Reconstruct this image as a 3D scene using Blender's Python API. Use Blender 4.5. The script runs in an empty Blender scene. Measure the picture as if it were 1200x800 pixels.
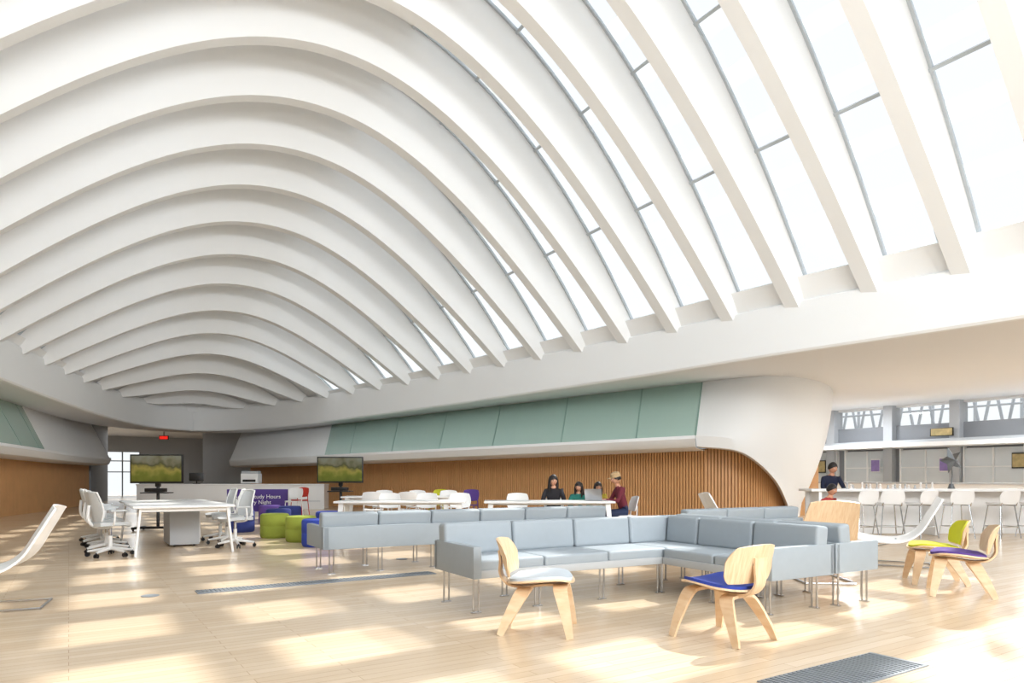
import bpy, bmesh, math, random
from mathutils import Vector, Matrix
random.seed(3)
S=bpy.context.scene
A=Vector((-.545,.839,0)).normalized(); N=Vector((.839,.545,0)).normalized()
def W(u,v,z=0.0): return A*u+N*v+Vector((0,0,z))
def lin(c):
    r=[]
    for x in c:
        x/=255.0
        r.append(x/12.92 if x<=.04045 else ((x+.055)/1.055)**2.4)
    return r+[1.0]
def mat(name,col,rough=.5,metal=0.0,var=.05,scale=6.0,bump=0.0,emit=0.0,coat=0.0):
    m=bpy.data.materials.new(name); m.use_nodes=True; nt=m.node_tree
    b=nt.nodes['Principled BSDF']; tc=nt.nodes.new('ShaderNodeTexCoord')
    nz=nt.nodes.new('ShaderNodeTexNoise'); nz.inputs['Scale'].default_value=scale; nz.inputs['Detail'].default_value=4
    nt.links.new(tc.outputs['Object'],nz.inputs['Vector'])
    mx=nt.nodes.new('ShaderNodeMixRGB'); c=lin(col)
    mx.inputs[1].default_value=[x*(1-var) for x in c[:3]]+[1]; mx.inputs[2].default_value=[min(1,x*(1+var)) for x in c[:3]]+[1]
    nt.links.new(nz.outputs['Fac'],mx.inputs[0]); nt.links.new(mx.outputs[0],b.inputs['Base Color'])
    b.inputs['Roughness'].default_value=rough; b.inputs['Metallic'].default_value=metal
    if coat: b.inputs['Coat Weight'].default_value=coat
    if bump:
        n2=nt.nodes.new('ShaderNodeTexNoise'); n2.inputs['Scale'].default_value=180
        nt.links.new(tc.outputs['Object'],n2.inputs['Vector'])
        bp=nt.nodes.new('ShaderNodeBump'); bp.inputs['Strength'].default_value=bump; bp.inputs['Distance'].default_value=.004
        nt.links.new(n2.outputs['Fac'],bp.inputs['Height']); nt.links.new(bp.outputs[0],b.inputs['Normal'])
    if emit:
        nt.links.new(mx.outputs[0],b.inputs['Emission Color']); b.inputs['Emission Strength'].default_value=emit
    return m
WHITE=mat('white_plaster',(247,249,250),.6,var=.01,scale=.6)
SOFF=mat('soffit_plaster',(242,242,242),.65,var=.01,scale=.6)
WOODSLAT=mat('oak_slats',(222,170,116),.45,var=.12,scale=2.5)
WOODBACK=mat('oak_backing',(182,128,78),.6,var=.1)
GREYW=mat('grey_wall',(146,150,156),.7,var=.03)
LGREY=mat('light_grey_wall',(188,192,197),.6,var=.03)
FABRIC=mat('grey_upholstery',(156,165,172),.55,var=.04,scale=14,bump=.15)
FRAMEG=mat('sofa_frame_grey',(176,179,181),.5,var=.03)
CHROME=mat('brushed_steel',(200,202,205),.22,1.0,var=.02)
BLACK=mat('black_plastic',(22,22,24),.35,var=.05)
WHITEP=mat('white_laminate',(244,244,244),.3,var=.01)
MESHG=mat('pale_grey_mesh',(205,208,210),.6,var=.04,scale=60)
GREEN=mat('lime_felt',(150,162,62),.85,var=.06,scale=30,bump=.3)
NAVY=mat('navy_felt',(44,56,120),.85,var=.06,scale=30,bump=.3)
BLUE=mat('royal_blue_felt',(44,66,160),.8,var=.06,scale=30,bump=.3)
PURPLE=mat('purple_felt',(92,64,142),.8,var=.06,scale=30,bump=.3)
YELLOW=mat('chartreuse_felt',(205,205,50),.8,var=.06,scale=30,bump=.3)
PALE=mat('pale_grey_felt',(200,209,217),.8,var=.04,scale=30,bump=.3)
GRATE=mat('floor_grille_metal',(136,142,148),.5,.1,var=.1,scale=50)
PURSIGN=mat('purple_sign_face',(72,48,128),.5,var=.04,emit=.1)
POSTER=mat('poster_print',(150,130,190),.5,var=.4,scale=5)
PICT=mat('framed_picture_print',(190,170,120),.5,var=.6,scale=7)
PANEW=mat('frosted_panel',(222,229,233),.3,var=.05,scale=2)
def plywood():
    m=mat('ash_plywood',(228,188,140),.42,var=.05); nt=m.node_tree; b=nt.nodes['Principled BSDF']
    tc=nt.nodes.new('ShaderNodeTexCoord'); mp=nt.nodes.new('ShaderNodeMapping'); mp.inputs['Scale'].default_value=(30,3,3)
    wv=nt.nodes.new('ShaderNodeTexNoise'); wv.inputs['Scale'].default_value=2.5; wv.inputs['Detail'].default_value=6
    cr=nt.nodes.new('ShaderNodeValToRGB'); cr.color_ramp.elements[0].color=lin((224,190,150)); cr.color_ramp.elements[1].color=lin((236,210,176))
    cr.color_ramp.elements[0].position=.35; cr.color_ramp.elements[1].position=.65
    nt.links.new(tc.outputs['Object'],mp.inputs[0]); nt.links.new(mp.outputs[0],wv.inputs['Vector']); nt.links.new(wv.outputs['Fac'],cr.inputs[0]); nt.links.new(cr.outputs[0],b.inputs['Base Color'])
    return m
PLY=plywood()
def floor_mat():
    m=bpy.data.materials.new('maple_floor'); m.use_nodes=True; nt=m.node_tree; b=nt.nodes['Principled BSDF']
    tc=nt.nodes.new('ShaderNodeTexCoord'); mp=nt.nodes.new('ShaderNodeMapping'); mp.inputs['Rotation'].default_value=(0,0,-math.radians(33))
    br=nt.nodes.new('ShaderNodeTexBrick'); br.inputs['Scale'].default_value=1; br.inputs['Brick Width'].default_value=1.4; br.inputs['Row Height'].default_value=.09
    br.inputs['Mortar Size'].default_value=.0015; br.offset=.37; br.inputs['Color1'].default_value=lin((230,209,182)); br.inputs['Color2'].default_value=lin((219,195,165)); br.inputs['Mortar'].default_value=lin((178,148,118))
    nz=nt.nodes.new('ShaderNodeTexNoise'); mp2=nt.nodes.new('ShaderNodeMapping'); mp2.inputs['Scale'].default_value=(1.5,24,1)
    nt.links.new(tc.outputs['Object'],mp.inputs[0]); nt.links.new(mp.outputs[0],br.inputs['Vector']); nt.links.new(mp.outputs[0],mp2.inputs[0]); nt.links.new(mp2.outputs[0],nz.inputs['Vector'])
    nz.inputs['Scale'].default_value=1.3; nz.inputs['Detail'].default_value=5
    mx=nt.nodes.new('ShaderNodeMixRGB'); mx.blend_type='MULTIPLY'; mx.inputs[0].default_value=.22
    cr=nt.nodes.new('ShaderNodeValToRGB'); cr.color_ramp.elements[0].color=(.7,.66,.6,1); cr.color_ramp.elements[0].position=.3; cr.color_ramp.elements[1].position=.7
    nt.links.new(nz.outputs['Fac'],cr.inputs[0]); nt.links.new(br.outputs['Color'],mx.inputs[1]); nt.links.new(cr.outputs[0],mx.inputs[2]); nt.links.new(mx.outputs[0],b.inputs['Base Color'])
    b.inputs['Roughness'].default_value=.22
    return m
FLOOR=floor_mat()
def glass(name,tint,gl=.12):
    m=bpy.data.materials.new(name); m.use_nodes=True; nt=m.node_tree; nt.nodes.clear()
    o=nt.nodes.new('ShaderNodeOutputMaterial'); t=nt.nodes.new('ShaderNodeBsdfTransparent'); g=nt.nodes.new('ShaderNodeBsdfGlossy'); mx=nt.nodes.new('ShaderNodeMixShader')
    t.inputs[0].default_value=list(tint)+[1]; g.inputs['Roughness'].default_value=.03; fr=nt.nodes.new('ShaderNodeFresnel'); fr.inputs[0].default_value=1.3
    nt.links.new(fr.outputs[0],mx.inputs[0]); nt.links.new(t.outputs[0],mx.inputs[1]); nt.links.new(g.outputs[0],mx.inputs[2]); nt.links.new(mx.outputs[0],o.inputs[0])
    return m
CLEAR=glass('clear_glazing',(.96,.97,.97))
TEAL=mat('teal_laminated_glass',(184,212,203),.12,var=.04,scale=.5,coat=.3)

def ortho(t):
    a=Vector((0,0,1)) if abs(t.z)<.9 else Vector((1,0,0))
    s=t.cross(a).normalized(); return s,s.cross(t).normalized()
class MB:
    def __init__(s): s.v=[];s.f=[];s.m=[];s.mats=[];s.M=Matrix()
    def mi(s,m):
        if m not in s.mats: s.mats.append(m)
        return s.mats.index(m)
    def add(s,vs,fs,m):
        o=len(s.v); k=s.mi(m); s.v+=[s.M@Vector(p) for p in vs]
        for f in fs: s.f.append([i+o for i in f]); s.m.append(k)
    def box(s,c,d,m,bev=0.0,rot=None,seg=2):
        bm=bmesh.new(); bmesh.ops.create_cube(bm,size=1)
        for v in bm.verts: v.co=Vector((v.co.x*d[0],v.co.y*d[1],v.co.z*d[2]))
        if bev: bmesh.ops.bevel(bm,geom=bm.edges[:],offset=min(bev,min(d)*.45),segments=seg,affect='EDGES',profile=.6)
        R=rot if rot else Matrix.Identity(3); bm.verts.ensure_lookup_table()
        vs=[R.to_3x3()@v.co+Vector(c) for v in bm.verts]; fs=[[v.index for v in f.verts] for f in bm.faces]
        bm.free(); s.add(vs,fs,m)
    def loft(s,rings,m,closed=True,caps=True,loop=False):
        n=len(rings[0]); vs=[p for r in rings for p in r]; fs=[]
        R=len(rings)
        for i in range(R if loop else R-1):
            a=i*n; b=((i+1)%R)*n
            for j in range(n if closed else n-1):
                k=(j+1)%n; fs.append([a+j,a+k,b+k,b+j])
        if caps and closed and not loop: fs.append(list(range(n))[::-1]); fs.append([(R-1)*n+j for j in range(n)])
        s.add(vs,fs,m)
    def tube(s,pts,r,m,n=8):
        pts=[Vector(p) for p in pts]; rs=r if isinstance(r,(list,tuple)) else [r]*len(pts)
        rings=[]; prev=None
        for i,p in enumerate(pts):
            t=(pts[min(i+1,len(pts)-1)]-pts[max(i-1,0)]).normalized()
            if prev is None: a,b=ortho(t)
            else:
                a=(prev-t*prev.dot(t)).normalized(); b=a.cross(t)
            prev=a
            rings.append([p+(a*math.cos(q)+b*math.sin(q))*rs[i] for q in [2*math.pi*j/n for j in range(n)]])
        s.loft(rings,m)
    def ell(s,c,r,m,nu=14,nv=9,rot=None):
        rings=[]; R=rot if rot else Matrix.Identity(3)
        for i in range(nv+1):
            th=math.pi*(i+.02)/(nv+.04); rings.append([Vector(c)+R@Vector((r[0]*math.sin(th)*math.cos(2*math.pi*j/nu),r[1]*math.sin(th)*math.sin(2*math.pi*j/nu),r[2]*math.cos(th))) for j in range(nu)])
        s.loft(rings,m)
    def lathe(s,c,prof,m,n=28):
        s.loft([[Vector((c[0]+r*math.cos(2*math.pi*j/n),c[1]+r*math.sin(2*math.pi*j/n),c[2]+z)) for j in range(n)] for r,z in prof],m)
    def strip(s,path,w,th,side,m):
        path=[Vector(p) for p in path]; rings=[]; ws=w if isinstance(w,(list,tuple)) else [w]*len(path)
        for i,p in enumerate(path):
            t=(path[min(i+1,len(path)-1)]-path[max(i-1,0)]).normalized(); sd=Vector(side); sd=(sd-t*sd.dot(t)).normalized(); nn=t.cross(sd)
            a=sd*ws[i]/2; b=nn*th/2; rings.append([p-a-b,p+a-b,p+a+b,p-a+b])
        s.loft(rings,m)
    def sheet(s,fn,nu,nv,th,m,round_=.0,m2=None):
        def q(i,j):
            x=-1+2*i/nu; y=-1+2*j/nv
            X=x*math.sqrt(1-y*y*.5*round_); Y=y*math.sqrt(1-x*x*.5*round_)
            return X,Y
        P=[];Nn=[]
        for i in range(nu+1):
            for j in range(nv+1):
                x,y=q(i,j); e=1e-3; p=Vector(fn(x,y)); nrm=(Vector(fn(x+e,y))-p).cross(Vector(fn(x,y+e))-p).normalized()
                P.append(p); Nn.append(nrm)
        top=[p+n*th/2 for p,n in zip(P,Nn)]; bot=[p-n*th/2 for p,n in zip(P,Nn)]
        id=lambda i,j:i*(nv+1)+j; K=len(P)
        f1=[[id(i,j),id(i+1,j),id(i+1,j+1),id(i,j+1)] for i in range(nu) for j in range(nv)]
        rim=[id(i,0) for i in range(nu)]+[id(nu,j) for j in range(nv)]+[id(i,nv) for i in range(nu,0,-1)]+[id(0,j) for j in range(nv,0,-1)]
        f2=[[a+K for a in f[::-1]] for f in f1]; f3=[[rim[k],rim[k]+K,rim[(k+1)%len(rim)]+K,rim[(k+1)%len(rim)]] for k in range(len(rim))]
        s.add(top+bot,f1+f2+f3,m)
    def obj(s,name,loc=(0,0,0),rz=0.0,sharp=38,sc=1.0,recalc=True):
        me=bpy.data.meshes.new(name); me.from_pydata([tuple(v) for v in s.v],[],s.f)
        for m in s.mats: me.materials.append(m)
        for p,k in zip(me.polygons,s.m): p.material_index=k
        if recalc:
            bm=bmesh.new(); bm.from_mesh(me); bmesh.ops.recalc_face_normals(bm,faces=bm.faces); bm.to_mesh(me); bm.free()
        for p in me.polygons: p.use_smooth=True
        me.set_sharp_from_angle(angle=math.radians(sharp)); me.update()
        o=bpy.data.objects.new(name,me); S.collection.objects.link(o); o.location=loc; o.rotation_euler=(0,0,rz); o.scale=(sc,)*3
        return o
def inst(o,loc,rz):
    c=o.copy(); c.location=loc; c.rotation_euler=(0,0,rz); S.collection.objects.link(c); return c
def catmull(P,n=8):
    P=[Vector(p) for p in P]; out=[]
    for i in range(len(P)-1):
        p0=P[max(i-1,0)];p1=P[i];p2=P[i+1];p3=P[min(i+2,len(P)-1)]
        for k in range(n):
            t=k/n; out.append(.5*((2*p1)+(-p0+p2)*t+(2*p0-5*p1+4*p2-p3)*t*t+(-p0+3*p1-3*p2+p3)*t**3))
    out.append(P[-1]); return out
def tab(T,u):
    u=abs(u)
    for (a,x),(b,y) in zip(T,T[1:]):
        if u<=b: return x+(y-x)*(u-a)/(b-a)
    return T[-1][1]

# ---------------- building shell ----------------
VC=4.5
BT=[(0,9.0),(5,8.7),(9,8.1),(12.5,7.65),(16,7.0),(20,6.1),(24,4.95),(27.5,3.75),(30,2.6),(31.6,1.4),(32.3,0)]
half=[(-u,b,0) for u,b in BT[::-1]]+[(u,b,0) for u,b in BT[1:]]
dense=catmull(half,7)
def bw(u):
    for p,q in zip(dense,dense[1:]):
        if p.x<=u<=q.x: return p.y+(q.y-p.y)*(u-p.x)/max(1e-6,(q.x-p.x))
    return 0
zr=lambda u:4.85-.55*(u/32)**2
zb=lambda u:3.77-.6*(u/32)**2
CR=[(0,12.6),(5,12.0),(8,11.6),(12.5,10.85),(14,10.5),(15.5,10.1),(17,9.75),(18.5,9.35),(20,8.9),(21.5,8.45),(23,7.95),(24.5,7.45),(26,6.9),(27.5,6.3),(29,5.65),(30.5,5.05),(32.3,4.4)]
crown=lambda u:tab(CR,u)
def sec(u,t):
    w=bw(u)+.3; x=w*t; H=crown(u)-zr(u)
    z=zr(u)-.05+H*(1-abs(t)**2.05)
    dz=-H*2.05*abs(t)**1.05*(1 if t>=0 else -1)/w
    n=Vector((-dz,1)).normalized()
    return x,z,n
ribs_u=[-30.25+1.5*k for k in range(42)]
NT=44
rib=MB()
for u in ribs_u:
    rings=[]
    for k in range(NT+1):
        t=-1+2*k/NT; x,z,n=sec(u,t); d=(.28+.80*(1-abs(t)**3.5))*min(1,.12+bw(u)/5.5)
        xi=x-n.x*d; zi=z-n.y*d; xo=x+n.x*.05; zo=z+n.y*.05
        rings.append([W(u-.28,VC+xo,zo),W(u+.28,VC+xo,zo),W(u+.15,VC+xi,zi),W(u-.15,VC+xi,zi)])
    rib.loft(rings,WHITE)
rib.obj('ceiling_ribs')
T0,T1=.19,.962
GL=26.0
sh=MB()
us=[-32.2]+ribs_u+[32.2]
for a,b in zip(us,us[1:]):
    mid=abs((a+b)/2)
    def strip_(t0,t1,n,mb,m,off=0.0):
        r=[]
        for k in range(n+1):
            t=t0+(t1-t0)*k/n; row=[]
            for u in (a,b):
                x,z,nn=sec(u,t); row.append(W(u,VC+x+nn.x*off,z+nn.y*off))
            r.append(row)
        mb.loft(r,m,closed=False)
    if mid>GL: strip_(-1,1,44,sh,WHITE)
    else:
        strip_(-1,-T1,3,sh,WHITE); strip_(-.36,T0,14,sh,WHITE); strip_(T1,1,3,sh,WHITE)
# close both pointed ends of the shell
for sg in (-1,1):
    e=32.2*sg
    top=[W(e,VC+sec(e,-1+k/8)[0]*1.3,sec(e,-1+k/8)[1]+.02) for k in range(17)]
    bot=[W(e,VC+sec(e,-1+k/8)[0]*1.3,zr(e)-.3) for k in range(17)]
    sh.loft([top,bot],WHITE,closed=False)
    sh.add([W(31.0*sg,VC-2.6,zr(e)-.03),W(31.0*sg,VC+2.6,zr(e)-.03),W(33.6*sg,VC+2.6,zr(e)-.03),W(33.6*sg,VC-2.6,zr(e)-.03),W(31.0*sg,VC-2.6,4.95),W(31.0*sg,VC+2.6,4.95),W(33.6*sg,VC+2.6,4.7),W(33.6*sg,VC-2.6,4.7)],[[4,5,6,7],[2,3,7,6]],WHITE)
ceil=sh.obj('ceiling',recalc=False)
MULL=mat('mullion_metal',(190,198,204),.4,.2)
for i,(a,b) in enumerate(zip(ribs_u,ribs_u[1:])):
    if abs((a+b)/2)>GL: continue
    g=MB()
    for sg,ta,tb,ms in ((1,T0,T1,(T0,.38,.58,.78,T1)),(-1,.36,T1,(.36,.58,.76,T1))):
        rows=[]
        for k in range(13):
            t=sg*(ta+(tb-ta)*k/12); row=[]
            for u in (a+.15,b-.15):
                x,z,nn=sec(u,t); row.append(W(u,VC+x,z))
            rows.append(row)
        g.loft(rows,CLEAR,closed=False)
        for t in ms:
            pts=[]
            for u in (a+.12,b-.12):
                x,z,nn=sec(u,sg*t); pts.append(W(u,VC+x,z))
            g.strip(pts,.06,.09,W(0,-nn.y,nn.x),MULL)
        for u in (a+.30,b-.30):
            g.strip([W(u,VC+sec(u,sg*(ta+(tb-ta)*k/16))[0],sec(u,sg*(ta+(tb-ta)*k/16))[1]) for k in range(17)],.05,.06,A,MULL)
        x,z,nn=sec(a,sg*T1); x2,z2,_=sec(b,sg*T1)
        g.loft([[W(a+.1,VC+x+sg*.02,z),W(a+.1,VC+x-sg*.16,z-.02),W(a+.1,VC+sg*(bw(a)+.08),zr(a)-.02),W(a+.1,VC+sg*(bw(a)+.5),zr(a)-.02)],
            [W(b-.1,VC+x2+sg*.02,z2),W(b-.1,VC+x2-sg*.16,z2-.02),W(b-.1,VC+sg*(bw(b)+.08),zr(b)-.02),W(b-.1,VC+sg*(bw(b)+.5),zr(b)-.02)]],WHITE)
    g.obj('window_%d'%(i+1),recalc=False)
# exterior sun louvres riding above the right skylights
lv=MB()
for t in (.25,.34,.43,.515,.60,.68,.76,.84,.91):
    pts=[];sd=None
    for u in range(-26,28,2):
        x,z,nn=sec(u,t); pts.append(W(u,VC+x+nn.x*.8,z+nn.y*.8)); sd=W(0,-nn.y,nn.x)
    lv.strip(pts,.40,.02,sd,WHITE)
lv.obj('exterior_louvre')
# ring beam
ringc=[(p.x,VC+p.y) for p in dense]+[(p.x,VC-p.y) for p in dense[::-1][1:-1]]
RN=len(ringc)
rm=MB(); rings=[]; so=[]
for i,(u,v) in enumerate(ringc):
    a=ringc[i-1]; b=ringc[(i+1)%RN]; t=Vector((b[0]-a[0],b[1]-a[1],0)).normalized(); n=Vector((-t.y,t.x,0))
    if n.dot(Vector((u,v-VC,0)))<0: n=-n
    P=lambda o,z:W(u+n.x*o,v+n.y*o,z)
    r,bb=zr(u),zb(u)
    rings.append([P(.95,r-.02),P(.03,r),P(0,r-.03),P(-.08,bb+.06),P(-.05,bb+.015),P(.02,bb)])
    dx,dy=u*1.0,v-VC; k=min((50/dx if dx>0 else -40/dx) if dx else 1e9,(21.5/dy if dy>0 else -20.5/dy) if dy else 1e9)
    so.append([P(.02,bb),P(1.6,bb+.03),W(u+(dx*k-dx)*.5,v+(dy*k-dy)*.5,3.76),W(dx*k,VC+dy*k,3.8)])
rm.loft(rings,WHITE,closed=False,loop=True); rm.obj('ceiling_ring_beam',recalc=False,sharp=30)
sm=MB(); sm.loft(so,SOFF,closed=False,loop=True); sm.obj('ceiling_soffit',recalc=False)
# floor
f=MB(); f.add([W(-42,-18,0),W(52,-18,0),W(52,28,0),W(-42,28,0),W(-42,-18,-.2),W(52,-18,-.2),W(52,28,-.2),W(-42,28,-.2)],[[0,1,2,3],[4,5,6,7],[0,1,5,4],[1,2,6,5],[2,3,7,6],[3,0,4,7]],FLOOR); f.obj('floor')
def wbox(mb,u0,u1,v0,v1,z0,z1,m):
    vs=[W(u,v,z) for z in (z0,z1) for u,v in ((u0,v0),(u1,v0),(u1,v1),(u0,v1))]
    mb.add(vs,[[0,1,2,3],[4,5,6,7],[0,1,5,4],[1,2,6,5],[2,3,7,6],[3,0,4,7]],m)
m_=MB(); wbox(m_,-38,50,-16.3,-16,0,4,LGREY); m_.obj('wall_left')
m_=MB(); wbox(m_,-38.3,-38,-16,26,0,4,LGREY); m_.obj('wall_back')
m_=MB()
wbox(m_,50,50.3,-16,1.0,0,4,LGREY); wbox(m_,50,50.3,3.9,26,0,4,LGREY); wbox(m_,50,50.3,1.0,3.9,2.8,4,LGREY); m_.obj('wall_front')
m_=MB(); wbox(m_,50.1,50.14,1,3.9,0,2.8,CLEAR)
for v in (1.0,1.9,2.85,3.83): wbox(m_,50.05,50.2,v,v+.07,0,2.8,GREYW)
wbox(m_,50.05,50.2,1,3.9,1.5,1.56,GREYW); wbox(m_,50.05,50.2,1,3.9,2.2,2.26,GREYW); m_.obj('window_60')
m_=MB(); wbox(m_,-38,50,25.5,25.8,0,3.05,GREYW); wbox(m_,-38,50,25.5,25.8,3.72,4,WHITE)
cols=[-36+2.25*k for k in range(38)]
for u in cols: wbox(m_,u-.16,u+.16,25.2,25.8,0,3.85,LGREY)
m_.obj('wall_right')
m_=MB(); wbox(m_,-38,50,25.62,25.65,3.05,3.72,CLEAR); m_.obj('window_61')
tr=MB()
for k in range(60):
    u=-12+.75*k
    tr.tube([W(u,27.2,2.6),W(u+.375,27.2,4.6)],.05,LGREY,6); tr.tube([W(u+.375,27.2,4.6),W(u+.75,27.2,2.6)],.05,LGREY,6)
for k in range(30):
    u=-12+1.5*k
    tr.tube([W(u,28.5,0),W(u,27.2,2.6)],.07,LGREY,n=6); tr.tube([W(u,28.5,0),W(u,28.5,4.6)],.06,LGREY,n=6)
tr.tube([W(-12,27.2,2.6),W(33,27.2,2.6)],.09,LGREY); tr.tube([W(-12,27.2,4.6),W(33,27.2,4.6)],.09,LGREY); tr.tube([W(-12,27.2,3.7),W(33,27.2,3.7)],.04,LGREY); tr.obj('exterior_truss')

def ledge_wall(name,T,B,Wd,g0,g1):
    n=10; T=catmull(T,n);B=catmull(B,n);Wd=catmull(Wd,n); K=len(T)
    wm=MB(); gm=MB()
    for i in range(K-1):
        fr=i/(K-1)
        q=[B[i],B[i+1],T[i+1],T[i]]
        if g0<=fr<g1: gm.add(q,[[0,1,2,3]],TEAL)
        else: wm.add(q,[[0,1,2,3]],WHITE)
    rings=[]
    for i in range(K):
        b=B[i]; t=T[i]; d=(t-b); d.z=0; d=d.normalized()
        w=Vector((Wd[i].x,Wd[i].y,b.z-.33))
        rings.append([b,b-d*.10,b-d*.12+Vector((0,0,-.08)),b+d*.02+Vector((0,0,-.27)),b+d*.12+Vector((0,0,-.3)),w+d*.1])
    wm.loft(rings,WHITE,closed=False)
    wm.obj('wall_'+name+'_upper',recalc=False)
    idx=[i for i in range(K) if g0<=i/(K-1)<=g1+1e-6]
    for i in idx[::3]:
        gm.strip([B[i],T[i]],.035,.02,(B[min(i+1,K-1)]-B[max(i-1,0)]),mat_seam)
    gm.obj('glass_wall_band_'+name,recalc=False)
    slat_wall('wall_'+name,Wd,lambda i:B[min(int(i),K-1)].z-.3)
mat_seam=mat('glass_joint',(140,172,163),.4)
def slat_wall(name,path,ztop):
    sl=MB(); d=0; nextd=0
    rows=[]
    for i,p in enumerate(path): rows.append([Vector((p.x,p.y,0)),Vector((p.x,p.y,ztop(i)+.02))])
    sl.loft(rows,WOODBACK,closed=False)
    for i in range(len(path)-1):
        a=Vector((path[i].x,path[i].y,0));b=Vector((path[i+1].x,path[i+1].y,0)); L=(b-a).length; t=(b-a)/L; n=Vector((-t.y,t.x,0))
        if n.dot(-a)<0: n=-n
        while nextd<d+L:
            p=a+t*(nextd-d); z=ztop(i)
            vs=[p+t*x+n*y+Vector((0,0,zz)) for zz in (0,z) for x,y in ((-.028,-.0),(.028,0),(.028,.05),(-.028,.05))]
            sl.add(vs,[[0,1,5,4],[1,2,6,5],[2,3,7,6],[3,0,4,7],[4,5,6,7]],WOODSLAT); nextd+=.085
        d+=L
    sl.obj(name,recalc=False)
V=Vector
Wr=[(5.2,18.3,0),(-.4,22.6,0),(-6.3,27,0),(-12.2,31.9,0)]
ledge_wall('right_inner',[(5.2,18.6,3.9),(-1,24,3.85),(-7.6,29,3.6),(-12.8,32.5,3.5)],[(4.57,17,2.2),(-1.2,21.2,2.1),(-7,25.5,2.0),(-12.6,30.5,1.95)],Wr,0,.66)
Wl=[(-9.5,4,0),(-12.2,12,0),(-14.7,19,0),(-16.3,24,0),(-18.2,29.3,0)]
ledge_wall('left_inner',[(-9.7,4,3.9),(-12.5,12,3.8),(-14.8,19,3.7),(-16.4,24,3.6),(-18.2,29.5,3.5)],[(-8.7,4,2.1),(-11.5,12,2.1),(-13.7,18.8,2.05),(-15.3,23.5,2),(-17.1,29,2)],Wl,0,.62)
slat_wall('wall_right_inner_curved',catmull([(5.2,18.3,0),(6.1,18.15,0),(7.0,18.6,0),(7.9,19.7,0),(9.3,21.5,0),(10.5,23.5,0)],8),lambda i:1.9+min(1.8,i*.12))
Tn=catmull([(5.2,18.6,3.9),(6.0,17.75,3.85),(6.9,17.55,3.82),(8.0,18.2,3.8),(9.0,19.4,3.8),(9.8,20.8,3.8)],8)
Bn=catmull([(4.57,17,2.2),(5.6,16.75,2.05),(6.6,17.35,1.45),(7.35,18.3,.75),(7.85,19.2,.12),(8.1,19.6,.0)],8)
cn=MB(); rows=[]
for a,b in zip(Tn,Bn):
    row=[]
    for k in range(9):
        s=k/8; p=a.lerp(b,s); row.append(p+Vector((.15,-.21,0))*math.sin(math.pi*s)*(1 if s else 0)*min(1,(a.x-5.2)/1.0))
    lip=b+Vector((.06,.1,-.27 if b.z>.5 else -.27*b.z/.5)); row+= [lip, lip+Vector((.35,1.2,.02))]
    rows.append(row)
cn.loft(rows,WHITE,closed=False); cn.obj('sculpted_column',recalc=False)
cn=MB(); cn.add([(8.1,19.6,0),(9.8,20.8,3.8),(11,24,3.8),(10.2,23.2,0)],[[0,1,2,3]],WHITE); cn.obj('wall_nose_return',recalc=False)
def vwall(mb,a,b,z1,m,th=.2):
    a=V(a);b=V(b);t=(b-a).normalized();n=V((-t.y,t.x))*th/2
    vs=[V((p.x,p.y,z)) for z in (0,z1) for p in (a-n,b-n,b+n,a+n)]
    mb.add(vs,[[0,1,2,3],[4,5,6,7],[0,1,5,4],[1,2,6,5],[2,3,7,6],[3,0,4,7]],m)
g=MB(); vwall(g,(-12.2,32.6),(-15.8,35.2),3.9,LGREY,.3); vwall(g,(-15.8,35.2),(-14,38.5),3.9,GREYW,.3); g.obj('wall_far_grey')
g=MB(); vwall(g,(-18.3,29.4),(-20.6,34.5),3.9,GREYW,.3); vwall(g,(-20.6,34.5),(-24,33),3.9,GREYW,.3); g.obj('wall_far_left')
EX=mat('exit_red',(230,40,30),.4,emit=1.0)
g=MB(); g.box((0,0,0),(.42,.05,.18),BLACK,.01); g.box((0,-.03,0),(.36,.01,.13),EX); g.box((0,0,.2),(.03,.03,.25),BLACK); g.obj('exit_sign',(-15.6,30.6,2.95))

# -------- service area right -----------
g=MB(); wbox(g,2,30,24.2,25.5,2.22,2.36,WHITE); wbox(g,2,30,25.1,25.5,2.36,2.5,LGREY); g.obj('canopy_shelf')
g=MB()
for k in range(12):
    u=3+2.1*k
    wbox(g,u,u+1.7,25.38,25.5,.9 if k%3 else .05,2.15,PANEW); wbox(g,u-.05,u,25.34,25.5,.05,2.2,WHITE); wbox(g,u+1.7,u+1.75,25.34,25.5,.05,2.2,WHITE)
    wbox(g,u+.82,u+.87,25.34,25.4,.9,2.15,WHITE); wbox(g,u,u+1.7,25.34,25.4,1.5,1.54,WHITE)
g.obj('glazed_partition')
def picture(u,v,z,w,h,m,name='wall_poster'):
    g=MB(); g.box((0,0,0),(w,.03,h),WHITEP if m is POSTER else BLACK,.004); g.box((0,-.02,0),(w*.9,.01,h*.84),m); g.obj(name,W(u,v,z),math.atan2(N.y,N.x)-math.pi/2)
picture(11.6,25.1,2.72,.75,.28,PICT,'framed_picture')
picture(14.0,25.3,1.6,.34,.5,POSTER); picture(11.6,25.3,1.6,.34,.5,POSTER); picture(9.4,25.3,1.7,.4,.5,PICT,'framed_picture'); picture(16.2,25.3,1.6,.4,.5,PICT,'framed_picture')
g=MB(); wbox(g,4,22,23.0,23.7,0,.95,WHITEP); wbox(g,4,22,22.9,23.8,.95,1.0,LGREY); g.obj('service_counter')
g=MB(); g.box((9.6,13.75,.90),(7.4,.62,.05),WHITEP,.01)
g.box((9.6,13.95,.44),(7.2,.06,.86),WHITEP)
for x in (6.1,8.4,10.7,13.1): g.box((x,13.75,.44),(.06,.5,.87),WHITEP,.005)
g.obj('bar_counter')
g=MB()
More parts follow.
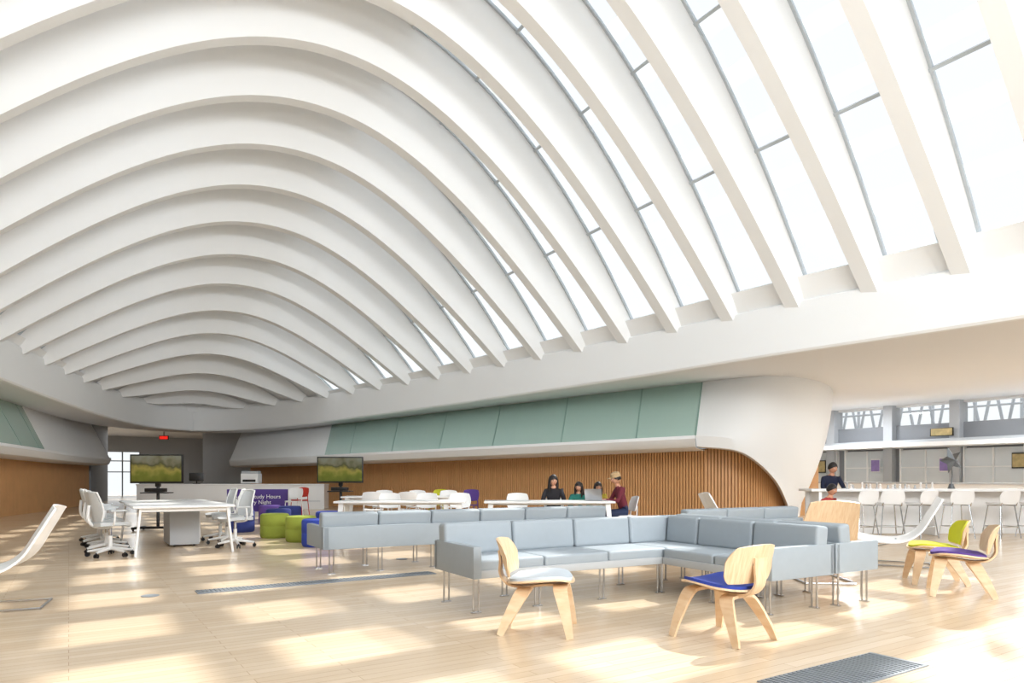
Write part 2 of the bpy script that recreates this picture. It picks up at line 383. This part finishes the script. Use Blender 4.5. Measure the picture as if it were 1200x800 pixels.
for k in range(18):
    x=6.7+k*.1+random.uniform(-.02,.02); h=random.choice([.07,.09,.12])
    g.lathe((x,13.7+random.uniform(-.1,.1),.926),[(.001,0),(.03,0),(.03,.012),(.014,.03),(.012,h*.7),(.02,h*.8),(.016,h),(.001,h+.01)],WHITEP if k%2 else LGREY,10)
g.obj('chess_piece_set')
def stool():
    g=MB()
    g.sheet(lambda x,y:(x*.21,y*.20,.64+.02*x*x+.015*y*y),8,8,.025,WHITEP,.6)
    g.sheet(lambda x,y:(x*.21,-.2-.03*(y+1)+.04*x*x,.78+y*.13),8,6,.02,WHITEP,.5)
    for s in (-1,1): g.tube([(s*.16,-.19,.68),(s*.17,-.16,.62),(s*.17,.15,.62)],.011,CHROME)
    for sx in (-1,1):
        for sy in (-1,1): g.tube([(sx*.15,sy*.14,.63),(sx*.22,sy*.21,0)],.011,CHROME)
    for a,b in (((-1,-1),(1,-1)),((1,-1),(1,1)),((1,1),(-1,1)),((-1,1),(-1,-1))): g.tube([(a[0]*.195,a[1]*.185,.22),(b[0]*.195,b[1]*.185,.22)],.008,CHROME)
    return g.obj('bar_stool',(6.65,13.0,0),.2)
st=stool()
for x,r in ((7.2,-.15),(7.8,.3),(8.5,-.1),(9.35,.15),(10.0,0),(10.9,.2)): inst(st,(x,13.05,0),r)
STEEL=mat('dark_foil',(110,114,118),.3,.8)
g=MB(); pts=[]
for k in range(10):
    r=.28 if k%2==0 else .13; a=math.pi/2+.35+k*math.pi/5; pts.append((r*math.cos(a),r*math.sin(a)))
vs=[(x,0,z) for x,z in pts]+[(0,-.1,0),(0,.1,0)]
g.add(vs,[[k,(k+1)%10,10] for k in range(10)]+[[(k+1)%10,k,11] for k in range(10)],STEEL)
g.tube([(0,0,-.12),(.02,0,-.3),(0,0,-.48)],.012,STEEL,6); g.lathe((0,0,-.574),[(.001,0),(.07,0),(.04,.1),(.001,.1)],STEEL,12)
g.obj('foil_star_balloon',(8.85,13.75,1.5),.2)

# ------------- furniture ---------------
def wing(g,ox,oy,ang,L,n,arm0=True,arm1=True,D=.8,corner=False):
    g.M=Matrix.Translation((ox,oy,0))@Matrix.Rotation(math.radians(ang),4,'Z')
    LD=L-D if corner else L
    g.box((LD/2,D/2,.335),(LD-.004,D-.02,.07),FRAMEG,.012)
    g.box((L/2,.03,.435),(L,.06,.27),FABRIC,.012)
    w=L/n; ws=LD/(n-1) if corner else w
    for k in range(n-1 if corner else n):
        g.box((ws*(k+.5),D/2+.08,.405),(ws-.008,D-.2,.1),FABRIC,.025,seg=3)
    for k in range(n):
        x0=w*k; x1=w*(k+1)
        if corner and k==n-1: x1-=.24
        g.box(((x0+x1)/2,.15,.585),(x1-x0-.01,.15,.29),FABRIC,.035,rot=Matrix.Rotation(.10,4,'X'),seg=3)
    if arm0: g.box((.04,D/2,.435),(.08,D,.27),FABRIC,.014)
    if arm1: g.box((L-.04,D/2,.435),(.08,D,.27),FABRIC,.014)
    for k in range(n+1):
        x=min(max(w*k,.1),L-.1)
        for y in (.1,D-.1):
            if corner and k==n: continue
            g.tube([(x,y,0),(x,y,.31)],.009,CHROME); g.tube([(x+.05,y,0),(x+.05,y,.31)],.009,CHROME); g.box((x+.025,y,.006),(.09,.03,.012),CHROME)
    g.M=Matrix()
g=MB(); wing(g,1.75,7.75,210,2.85,4,False,True); wing(g,2.8,5.93,120,2.1,3,True,False,corner=True); g.obj('sectional_sofa')
g=MB(); wing(g,1.79,7.80,300,2.1,3,True,True,D=.62); g.obj('sofa')
g=MB(); wing(g,-2.2,7.95,30,4.2,6,True,False); g.obj('long_sofa')
g=MB(); wing(g,2.3,8.75,30,2.2,3,True,True); g.obj('sofa')
def lcw(name,loc,ang,pad,padback=False):
    g=MB()
    def seat(x,y): return (x*.275*(1-.05*y),.02+y*.25,.375+.035*abs(x)**2.2+.02*y-.03*max(0,y-.6)*1.5+.025*max(0,-y-.5))
    g.sheet(seat,14,14,.014,PLY,.75)
    g.sheet(lambda x,y:tuple(V(seat(x*.93,y*.93))+V((0,0,.018))),12,12,.022,pad,.75)
    def back(x,y): return (x*.265*(1-.06*y),-.27+.07*x*x-.045*y-.0,.555+y*.135-.03*x*x*(1 if y<0 else -.4))
    g.sheet(back,14,10,.012,PLY,.7)
    if padback: g.sheet(lambda x,y:tuple(V(back(x*.94,y*.92))+V((0,.016,0))),12,8,.02,pad,.7)
    for (yt,yb,zt,hw,hb) in ((.17,.25,.345,.17,.27),(-.10,-.26,.315,.12,.22)):
        p=[(-hb,yb,0),(-hb+.02,yb+(yt-yb)*.25,zt*.3),(-hw-.035,yb+(yt-yb)*.72,zt*.76),(-hw,yb+(yt-yb)*.95,zt*.95),(-hw+.05,yt,zt),(0,yt,zt+.0)]
        p=p+[(-a,b,c) for a,b,c in p[:-1][::-1]]
        P=catmull(p,4); K=len(P)
        rings=[]
        for i,q in enumerate(P):
            t=(P[min(i+1,K-1)]-P[max(i-1,0)]).normalized(); sd=V((0,1,.0)); sd=(sd-t*sd.dot(t)).normalized(); nn=t.cross(sd)
            wd=.024+.028*min(1,q.z/zt); a=sd*wd; b=nn*.011; rings.append([q-a-b,q+a-b,q+a+b,q-a+b])
        g.loft(rings,PLY)
    sp=catmull([(0,.22,.352),(0,.05,.348),(0,-.1,.330),(0,-.22,.345),(0,-.285,.42),(0,-.285,.53),(0,-.292,.6)],5)
    g.strip(sp,[.14-.03*math.sin(math.pi*i/(len(sp)-1)) for i in range(len(sp))],.016,(1,0,0),PLY)
    for x in (-.05,.05): g.ell((x,-.275,.555),(.012,.014,.012),BLACK,8,5)
    return g.obj(name,loc,math.radians(ang-90))
lcw('molded_plywood_chair',(.2,5.12,0),-8,PALE)
lcw('molded_plywood_chair',(1.52,4.88,0),126,BLUE)
lcw('molded_plywood_chair',(4.4,6.7,0),152,PURPLE)
lcw('molded_plywood_chair',(4.62,7.45,0),160,YELLOW,True)
def lounge(loc,ang,m):
    g=MB(); pr=catmull([(0,-.52,.90),(0,-.40,.68),(0,-.27,.47),(0,-.08,.37),(0,.18,.37),(0,.38,.40),(0,.48,.39)],6)
    K=len(pr); w=[.50+.14*math.sin(math.pi*min(1,i/(K-1)*1.1)) for i in range(K)]
    rings=[]
    for i,p in enumerate(pr):
        t=(pr[min(i+1,K-1)]-pr[max(i-1,0)]).normalized(); nn=V((1,0,0)).cross(t)
        top=[];bot=[]
        for j in range(9):
            x=-1+j/4; off=nn*(.05*abs(x)**2.5); q=p+V((x*w[i]/2,0,0))-off; top.append(q+nn*.009*-1); bot.append(q+nn*.009)
        rings.append(top+bot[::-1])
    g.loft(rings,m)
    for s in (-1,1): g.tube(catmull([(s*.2,-.05,.36),(s*.23,.0,.3),(s*.25,.3,.22),(s*.26,.42,.12),(s*.26,.4,.02),(s*.26,.1,.012),(s*.26,-.45,.012)],5),.013,CHROME)
    g.tube([(-.26,-.45,.012),(.26,-.45,.012)],.013,CHROME); g.tube([(-.2,-.03,.345),(.2,-.03,.345)],.012,CHROME)
    return g.obj('lounge_chair',loc,math.radians(ang-90))
lounge((-4.6,5.95,0),205,WHITEP)
lounge((3.75,11.4,0),5,WHITEP)
lounge((3.45,7.75,0),85,PLY)
lounge((5.0,9.0,0),152,WHITEP)

def drum(loc,m,r=.27,h=.46):
    g=MB(); g.lathe((0,0,0),[(.001,.0),(r-.03,.0),(r-.01,.02),(r,.06),(r,h*.48),(r-.006,h*.5),(r,h*.52),(r,h-.05),(r-.012,h-.015),(r-.04,h),(.001,h+.004)],m)
    g.strip([(r+.002,-.04,h*.62),(r+.012,0,h*.64),(r+.002,.04,h*.62)],.02,.006,(0,0,1),m)
    return g.obj('drum_ottoman',loc,-1.6)
for x,y,m in ((-3.8,12.3,GREEN),(-4.55,13.1,GREEN),(-3.25,11.45,BLUE),(-3.75,14.0,BLUE),(-5.2,15.2,NAVY),(-5.75,14.5,NAVY),(-5.4,16.6,NAVY),(-6.1,17.2,PURPLE),(-3.1,13.2,NAVY)): drum((x,y,0),m)

def table(loc,L,Wd,rz,name='work_table'):
    g=MB(); g.box((0,0,.715),(L,Wd,.035),WHITEP,.008); g.box((0,0,.68),(L-.3,.1,.05),WHITEP)
    for sx in (-1,1):
        for sy in (-1,1): g.strip([(sx*(L/2-.12),sy*(Wd/2-.1),.70),(sx*(L/2-.06),sy*(Wd/2-.03),0)],[.09,.055],.03,(1,0,0),WHITEP)
        g.box((sx*(L/2-.12),0,.67),(.05,Wd-.16,.05),WHITEP)
    return g.obj(name,loc,rz)
RA=math.atan2(A.y,A.x)
tc=V((-5.40,9.75,0))+A*1.6+N*.68
table(tc,3.2,1.38,RA)
g=MB(); g.box((0,0,.34),(.9,.45,.62),LGREY,.01)
for k in range(3): g.box((-.3+.3*k,-.23,.34),(.27,.012,.56),WHITEP,.004)
for sx in (-1,1):
    for sy in (-1,1): g.ell((sx*.4,sy*.15,.02),(.02,.02,.02),BLACK,8,5)
g.obj('mobile_pedestal',tc+V((.0,.3,0)),RA)
def office_chair():
    g=MB()
    g.sheet(lambda x,y:(x*.24,y*.235,.46+.02*x*x-.03*max(0,y-.5)),10,10,.05,MESHG,.5)
    g.sheet(lambda x,y:(x*.21*(1-.12*y),-.25+.06*x*x-.05*y,.72+y*.22),10,10,.014,MESHG,.45)
    for s in (-1,1): g.tube(catmull([(s*.215,-.19,.52),(s*.225,-.17,.7),(s*.19,-.24,.93)],4),.012,WHITEP)
    g.tube([(-.19,-.24,.93),(0,-.29,.945),(.19,-.24,.93)],.012,WHITEP)
    g.tube(catmull([(0,0,.42),(0,-.2,.44),(0,-.29,.55),(0,-.28,.75)],4),.022,WHITEP)
    for s in (-1,1):
        g.tube(catmull([(s*.12,-.05,.43),(s*.28,-.05,.48),(s*.28,-.04,.66)],4),.014,WHITEP); g.box((s*.28,.02,.67),(.07,.24,.025),MESHG,.01)
    g.tube([(0,0,.42),(0,0,.25)],.022,CHROME); g.tube([(0,0,.3),(0,0,.09)],.03,WHITEP)
    for k in range(5):
        a=2*math.pi*k/5+.3; c,s_=math.cos(a),math.sin(a)
        g.tube([(0,0,.12),(c*.3,s_*.3,.075)],[.028,.015],WHITEP)
        for d in (-.018,.018): g.tube([(c*.3-s_*(d-.007),s_*.3+c*(d-.007),.03),(c*.3-s_*(d+.007),s_*.3+c*(d+.007),.03)],.03,BLACK,10)
        g.tube([(c*.3,s_*.3,.08),(c*.3,s_*.3,.03)],.01,BLACK,6)
    return g
oc=office_chair().obj('office_chair',tc-N*.95-A*1.15,RA-math.pi+.3)
for du,dv,r in ((-.45,-.97,-.1),(.25,-.95,.1),(.95,-1.0,-.1),(1.7,-1.0,.2)): inst(oc,tc+A*du+N*dv,RA-math.pi+r)
for du,dv,r in ((-.75,.85,.3),(-.05,.85,-.2),(.75,.88,.1)): inst(oc,tc+A*du+N*dv,RA+r)
def side_chair():
    g=MB(); g.sheet(lambda x,y:(x*.22,y*.21,.45+.02*x*x),8,8,.02,WHITEP,.5)
    g.sheet(lambda x,y:(x*.215,-.22+.05*x*x-.04*y,.70+y*.15),8,8,.016,WHITEP,.5)
    for s in (-1,1):
        g.tube([(s*.17,-.19,.66),(s*.18,-.18,.45),(s*.2,-.24,0)],.012,WHITEP); g.tube([(s*.18,-.18,.44),(s*.18,.16,.44),(s*.2,.2,0)],.012,WHITEP)
    return g
def dtab(cx,cy,L,rz=0): 
    return table((cx,cy,0),L,.8,rz)
dtab(-2.0,12.4,2.3,.05); dtab(.65,12.3,2.3,.03); dtab(-2.6,15.5,2.4,.05)
sc0=side_chair().obj('side_chair',(-2.4,13.2,0),math.pi)
for x,y,r in ((-1.7,13.25,3.0),(-1.0,13.3,3.3),(-3.0,14.75,.1),(-2.2,14.75,-.1),(-3.1,16.3,3.1),(-2.3,16.3,3.1),(-1.5,16.3,3.3),(-6.4,20.0,3.1),(.1,13.2,3.1)): inst(sc0,(x,y,0),r)
for x,y,m in ((-1.9,17.6,YELLOW),(-1.1,17.4,PURPLE),(-6.6,21.2,mat('red_shell',(200,50,30),.4))):
    g=side_chair(); g.mats=[m if q is WHITEP else q for q in g.mats]; g.obj('side_chair',(x,y,0),2.9)
def screen_mat():
    m=bpy.data.materials.new('tv_picture'); m.use_nodes=True; nt=m.node_tree; b=nt.nodes['Principled BSDF']
    tc=nt.nodes.new('ShaderNodeTexCoord'); sp=nt.nodes.new('ShaderNodeSeparateXYZ'); nz=nt.nodes.new('ShaderNodeTexNoise'); nz.inputs['Scale'].default_value=4
    ad=nt.nodes.new('ShaderNodeMath'); ad.operation='MULTIPLY_ADD'; ad.inputs[1].default_value=.35
    cr=nt.nodes.new('ShaderNodeValToRGB'); e=cr.color_ramp.elements; e[0].position=.0; e[0].color=lin((66,74,30)); e[1].position=1; e[1].color=lin((120,124,116))
    for p,c in ((.35,(92,98,40)),(.5,(128,120,60)),(.62,(70,72,50)),(.72,(100,98,80))): q=e.new(p); q.color=lin(c)
    nt.links.new(tc.outputs['Generated'],sp.inputs[0]); nt.links.new(tc.outputs['Object'],nz.inputs['Vector']); nt.links.new(nz.outputs['Fac'],ad.inputs[0]); nt.links.new(sp.outputs['Z'],ad.inputs[2])
    mp=nt.nodes.new('ShaderNodeMapRange'); mp.inputs[1].default_value=.72; mp.inputs[2].default_value=1.25
    nt.links.new(ad.outputs[0],mp.inputs[0]); nt.links.new(mp.outputs[0],cr.inputs[0]); nt.links.new(cr.outputs[0],b.inputs['Base Color']); nt.links.new(cr.outputs[0],b.inputs['Emission Color']); b.inputs['Emission Strength'].default_value=.3; b.inputs['Roughness'].default_value=.15
    return m
TVM=screen_mat()
def tv(loc,rz):
    g=MB(); g.box((0,0,1.34),(1.1,.06,.63),BLACK,.01); g.box((0,-.032,1.345),(1.04,.004,.56),TVM)
    g.box((0,.06,1.2),(.1,.08,.5),BLACK,.01); g.tube([(0,.06,.08),(0,.06,1.3)],.035,BLACK); g.box((0,0,.82),(.55,.4,.025),BLACK,.008); g.box((0,.0,.06),(.8,.12,.05),BLACK,.01)
    g.box((0,-.05,.88),(.38,.25,.08),BLACK,.01)
    for s in (-1,1):
        g.box((s*.38,0,.06),(.07,.6,.05),BLACK,.01)
        for t in (-1,1): g.tube([(s*.38-.015,t*.26,.03),(s*.38+.015,t*.26,.03)],.03,BLACK,10)
    return g.obj('television_on_cart',loc,rz)
tv((-7.75,14.9,0),.1); tv((-4.15,16.5,0),.05)
g=MB(); g.box((0,0,.45),(6.6,.08,.9),WHITEP,.01); g.box((0,.35,.9),(6.7,.85,.05),WHITEP,.01); g.box((-3.3,.35,.45),(.08,.75,.88),WHITEP); g.box((3.3,.35,.45),(.08,.75,.88),WHITEP); g.box((0,-.045,.3),(6.4,.01,.02),LGREY)
g.obj('reception_desk',(-10.2,24.8,0),.05)
g=MB(); g.box((0,0,.2),(.62,.5,.36),WHITEP,.03); g.box((0,-.02,.42),(.58,.42,.1),LGREY,.02); g.box((0,-.26,.12),(.46,.04,.08),BLACK,.01); g.obj('copier',(-9.6,25.15,.925),.05)
g=MB(); g.box((0,0,.26),(.5,.03,.3),BLACK,.008); g.tube([(0,.02,.0),(0,.02,.22)],.02,BLACK); g.box((0,.02,.01),(.24,.16,.02),BLACK,.004); g.obj('computer_monitor',(-11.6,25.1,.925),.3)
par=bpy.data.objects.new('purple_banner_sign',None); S.collection.objects.link(par); par.location=(-7.75,20.8,0); par.rotation_euler=(0,0,.1)
g=MB(); g.box((0,0,.46),(1.8,.05,.68),PURSIGN,.01)
for s in (-1,1): g.box((s*.8,0,.06),(.06,.4,.12),BLACK,.01)
b=g.obj('panel'); b.parent=par
tx=bpy.data.curves.new('lettering','FONT'); tx.body='Access Study Hours\nEvery Night'; tx.size=.17; tx.align_x='CENTER'; tx.extrude=.003; tx.materials.append(WHITEP)
to=bpy.data.objects.new('lettering',tx); S.collection.objects.link(to); to.parent=par; to.location=(0,-.03,.52); to.rotation_euler=(math.pi/2,0,0)
def grille(loc,L,w):
    g=MB(); g.box((0,0,.004),(L,w,.008),GRATE,.001)
    n=int(L/.04)
    for k in range(n): g.box((-L/2+.02+k*.04,0,.010),(.012,w-.03,.006),GRATE)
    g.obj('floor_grille',loc,math.atan2(N.y,N.x))
grille((-2.05,7.5,0),2.6,.22); grille((1.95,3.98,0),1.15,.36)
for x,y in ((-3.5,6.6),(-1.55,9.6)):
    g=MB(); g.lathe((0,0,0),[(.001,.001),(.08,.001),(.08,.006),(.06,.01),(.001,.01)],GRATE,24); g.obj('floor_outlet',(x,y,0))
LAP=mat('laptop_silver',(180,182,186),.3,.7)
def laptop(loc,rz):
    g=MB(); g.box((0,0,.008),(.32,.22,.014),LAP,.004); g.box((0,.13,.11),(.32,.012,.21),LAP,.004,rot=Matrix.Rotation(-.25,4,'X')); g.box((0,.121,.11),(.29,.004,.18),BLACK,rot=Matrix.Rotation(-.25,4,'X')); g.obj('laptop',loc,rz)
laptop((1.5,12.2,.735),math.pi-.5)
g=MB(); g.box((0,0,.24),(.75,.5,.46),PLY,.02); g.box((0,-.26,.24),(.66,.02,.36),WHITEP,.005); g.obj('storage_cabinet',(.0,14.8,0),0)

# ------------ people ---------------
SKIN=mat('skin',(205,150,120),.5,var=.04)
LIP=mat('lips',(170,90,80),.5)
HAIR=mat('dark_hair',(28,20,18),.5,var=.2,scale=40)
JEANS=mat('denim',(40,52,84),.8,var=.1)
def cloth(c): return mat('clothing',c,.8,var=.06,scale=12)
def person(name,loc,ang,shirt,pants=JEANS,longh=False,cap=None,sc=1.0,lean=.10,turn=0.0,armz=.76):
    J={'pel':(0,0,.55),'sp':(0,.02+lean*.3,.74),'ch':(0,.03+lean*.7,.93),'nk':(0,.05+lean,1.06),'hd':(0,.07+lean,1.13)}
    R={'pel':.135,'sp':.125,'ch':.13,'nk':.055,'hd':.05}
    E=[('pel','sp',0),('sp','ch',0),('ch','nk',0),('nk','hd',2)]
    for s,n in ((-1,'l'),(1,'r')):
        J['sh'+n]=(s*.165,.03+lean*.85,.99);R['sh'+n]=.062
        J['el'+n]=(s*.235,.12+lean,.77);R['el'+n]=.045
        J['wr'+n]=(s*.13,.34+lean,armz+.03);R['wr'+n]=.028
        J['pm'+n]=(s*.10,.41+lean,armz+.02);R['pm'+n]=.03
        E+=[('ch','sh'+n,0),('sh'+n,'el'+n,0),('el'+n,'wr'+n,0),('wr'+n,'pm'+n,2)]
        J['hp'+n]=(s*.10,.04,.53);R['hp'+n]=.095
        J['kn'+n]=(s*.13,.42,.52);R['kn'+n]=.065
        J['an'+n]=(s*.13,.40,.09);R['an'+n]=.042
        J['to'+n]=(s*.14,.57,.04);R['to'+n]=.036
        E+=[('pel','hp'+n,1),('hp'+n,'kn'+n,1),('kn'+n,'an'+n,1),('an'+n,'to'+n,3)]
    keys=list(J); me=bpy.data.meshes.new('tmp'); me.from_pydata([J[k] for k in keys],[(keys.index(a),keys.index(b)) for a,b,_ in E],[])
    o=bpy.data.objects.new('tmp',me); S.collection.objects.link(o); md=o.modifiers.new('s','SKIN')
    for i,k in enumerate(keys): me.skin_vertices[0].data[i].radius=(R[k],R[k]*(.8 if k in('pel','sp','ch') else 1))
    me.skin_vertices[0].data[0].use_root=True
    sb=o.modifiers.new('b','SUBSURF'); sb.levels=2; sb.render_levels=2
    dg=bpy.context.evaluated_depsgraph_get(); dg.update(); ev=o.evaluated_get(dg); m2=ev.to_mesh()
    M=[shirt,pants,SKIN,BLACK]
    g=MB()
    for mm in M: g.mi(mm)
    segs=[(V(J[a]),V(J[b]),k) for a,b,k in E]
    def near(p):
        best=None
        for a,b,k in segs:
            d=b-a; t=max(0,min(1,(p-a).dot(d)/d.dot(d))); q=(p-(a+d*t)).length
            if best is None or q<best[0]: best=(q,k)
        return best[1]
    g.v=[v.co.copy() for v in m2.vertices]
    for p in m2.polygons: g.f.append(list(p.vertices)); g.m.append(g.mi(M[near(p.center)]))
    ev.to_mesh_clear(); bpy.data.objects.remove(o)
    for s in (-1,1):
        px,py,pz=s*.10,.43+lean,armz+.02
        for k in range(4):
            L=(.05,.065,.07,.06)[k]; x=px+(-.024+.016*k)*-s
            g.tube([(x,py-.01,pz+.005),(x,py+L*.45,pz+.006),(x,py+L*.8,pz-.004),(x,py+L,pz-.014)],[.009,.009,.008,.006],SKIN,6)
        g.tube([(px-s*.022,py-.03,pz),(px-s*.045,py-.005,pz),(px-s*.05,py+.02,pz-.006)],[.011,.01,.007],SKIN,6)
    g.M=Matrix.Translation((0,.09+lean,1.215))@Matrix.Rotation(turn,4,'Z')@Matrix.Rotation(-.25,4,'X')
    rings=[]
    for i in range(15):
        th=math.pi*(i+.02)/14.04; z=.118*math.cos(th); r=math.sin(th)
        jaw=1-.28*max(0,-z/.118)**1.3; ring=[]
        for j in range(18):
            a=2*math.pi*j/18; x=.078*r*jaw*math.cos(a); y=.095*r*math.sin(a)*(1-.12*max(0,-z/.118)) 
            if math.sin(a)>0.9 and -.04<z<.03: y+=.008
            ring.append(V((x,y,z)))
        rings.append(ring)
    g.loft(rings,SKIN)
    g.tube([(0,.09,.02),(0,.108,-.018),(0,.09,-.03)],[.008,.014,.008],SKIN,8)
    for s in (-1,1):
        g.ell((s*.03,.083,.012),(.012,.008,.007),WHITEP,8,5); g.ell((s*.03,.090,.012),(.006,.004,.006),BLACK,8,5); g.ell((s*.079,-.005,-.005),(.01,.02,.03),SKIN,8,6); g.ell((s*.03,.088,.032),(.018,.005,.004),HAIR,8,4)
    g.ell((0,.085,-.055),(.024,.008,.007),LIP,8,5)
    hr=[]
    for i in range(10):
        th=math.pi*.60*(i+.02)/9; ring=[]
        for j in range(18):
            a=2*math.pi*j/18; f=max(0,math.sin(a)); t2=th*(1-.38*f)
            ring.append(V((.09*math.sin(t2)*math.cos(a),-.006+.105*math.sin(t2)*math.sin(a),.004+.127*math.cos(t2))))
        hr.append(ring)
    g.loft(hr,HAIR)
    if longh:
        rr=[]
        for z,w,d in ((.10,.04,.03),(.06,.085,.06),(0,.098,.06),(-.08,.10,.055),(-.18,.105,.05),(-.28,.085,.035),(-.33,.05,.02)):
            rr.append([V((w*math.cos(a),-.055+d*math.sin(a),z)) for a in [2*math.pi*j/14 for j in range(14)]])
        g.loft(rr,HAIR)
        for s in (-1,1): g.tube([(s*.06,.03,.08),(s*.088,.03,-.05),(s*.085,.04,-.16),(s*.07,.05,-.24)],[.015,.024,.024,.012],HAIR,8)
    if cap:
        g.lathe((0,-.005,.03),[(.104,0),(.104,.04),(.09,.08),(.05,.105),(.001,.11)],cap,18)
        g.sheet(lambda x,y:(x*.07,.13+y*.05,.04-.01*x*x),6,5,.008,cap,.8)
    g.M=Matrix()
    return g.obj(name,loc,math.radians(ang-90),sc=sc)
person('seated_woman',(.8,13.1,0),-95,cloth((36,34,40)),longh=True,sc=.9,turn=.3)
person('seated_child',(1.27,13.15,0),-90,cloth((40,120,110)),longh=True,sc=.8,turn=-.4)
person('seated_girl',(1.68,13.35,0),-95,cloth((190,170,60)),longh=True,sc=.8,turn=.2)
person('seated_man',(2.1,12.7,0),-170,cloth((110,36,52)),cap=mat('tan_cap',(190,160,120),.8),sc=.93)
def seat_at(x,y,r,s=1.0):
    c=inst(sc0,(x,y,0),r); c.scale=(s,)*3
for x,y,a,s in ((.8,13.1,-95,.9),(1.27,13.15,-90,.8),(1.68,13.35,-95,.8),(2.1,12.7,-170,.95)):
    seat_at(x,y,math.radians(a-90),s)
person('seated_student',(6.75,14.55,.16),-90,cloth((28,34,60)),sc=.98,turn=.4,armz=.72)
inst(st,(6.75,14.55,0),math.pi).scale=(.95,.95,.9)
person('seated_boy',(5.2,11.4,-.05),-60,cloth((160,50,50)),sc=.82,armz=.6); drum((5.2,11.4,0),NAVY,.26,.38)

# ----------------- light -----------------
w=bpy.data.worlds.new('sky'); S.world=w; w.use_nodes=True; nt=w.node_tree; bg=nt.nodes['Background']
tc_=nt.nodes.new('ShaderNodeTexCoord'); sp=nt.nodes.new('ShaderNodeSeparateXYZ'); cr=nt.nodes.new('ShaderNodeValToRGB')
cr.color_ramp.elements[0].color=(.94,.96,.98,1); cr.color_ramp.elements[1].color=(.84,.91,1,1)
nt.links.new(tc_.outputs['Generated'],sp.inputs[0]); nt.links.new(sp.outputs['Z'],cr.inputs[0]); nt.links.new(cr.outputs[0],bg.inputs['Color']); bg.inputs['Strength'].default_value=1.15
def sun(e,daz,st):
    az=math.atan2(N.y,N.x)+math.radians(daz); e=math.radians(e)
    d=V((-math.cos(e)*math.cos(az),-math.cos(e)*math.sin(az),-math.sin(e)))
    l=bpy.data.lights.new('sun','SUN'); l.energy=st; l.angle=.014; l.color=(1,.965,.91); o=bpy.data.objects.new('sun',l); S.collection.objects.link(o); o.rotation_euler=d.to_track_quat('-Z','Y').to_euler(); o.location=(20,20,20)
sun(50,14,5.0)
def area(name,loc,d,sx,sy,p,col=(.95,.98,1),x=None,spread=180):
    l=bpy.data.lights.new(name,'AREA'); l.shape='RECTANGLE'; l.size=sx; l.size_y=sy; l.energy=p; l.color=col; l.spread=math.radians(spread)
    o=bpy.data.objects.new(name,l); S.collection.objects.link(o)
    z=-V(d).normalized(); X=V(x); X=(X-z*X.dot(z)).normalized(); Y=z.cross(X); M=Matrix((X,Y,z)).transposed().to_4x4(); M.translation=V(loc); o.matrix_world=M
area('vault_fill_light',W(-9,VC,6.5),W(1,0,.12),11,3,2050,x=N)  # added fill lamp behind the camera, brightens the vault; no real fixture
area('vault_fill_light',W(-4,VC-3.5,3.0),W(.8,.5,1),4,2,380,x=N)  # second added fill, low behind the camera and aimed up at the vault
for u in (2,8,14,20):
    area('soffit_fill_downlight',W(u,18.5,3.7),(0,0,-1),1.2,.15,95,x=A); area('soffit_fill_downlight',W(u,23.2,3.7),(0,0,-1),1.2,.15,140,x=A)
for u,v in ((42,3),(42,-3)): area('soffit_fill_downlight',W(u,v,3.62),(0,0,-1),1.0,.15,90,x=A)  # fill lamps added to lift the dark far end

cam=bpy.data.cameras.new('camera'); co=bpy.data.objects.new('camera',cam); S.collection.objects.link(co); co.location=(0,0,1.14); co.rotation_euler=(math.pi/2,0,0)
cam.lens=24; cam.sensor_width=36; cam.shift_y=.1333; S.camera=co
S.view_settings.view_transform='Standard'
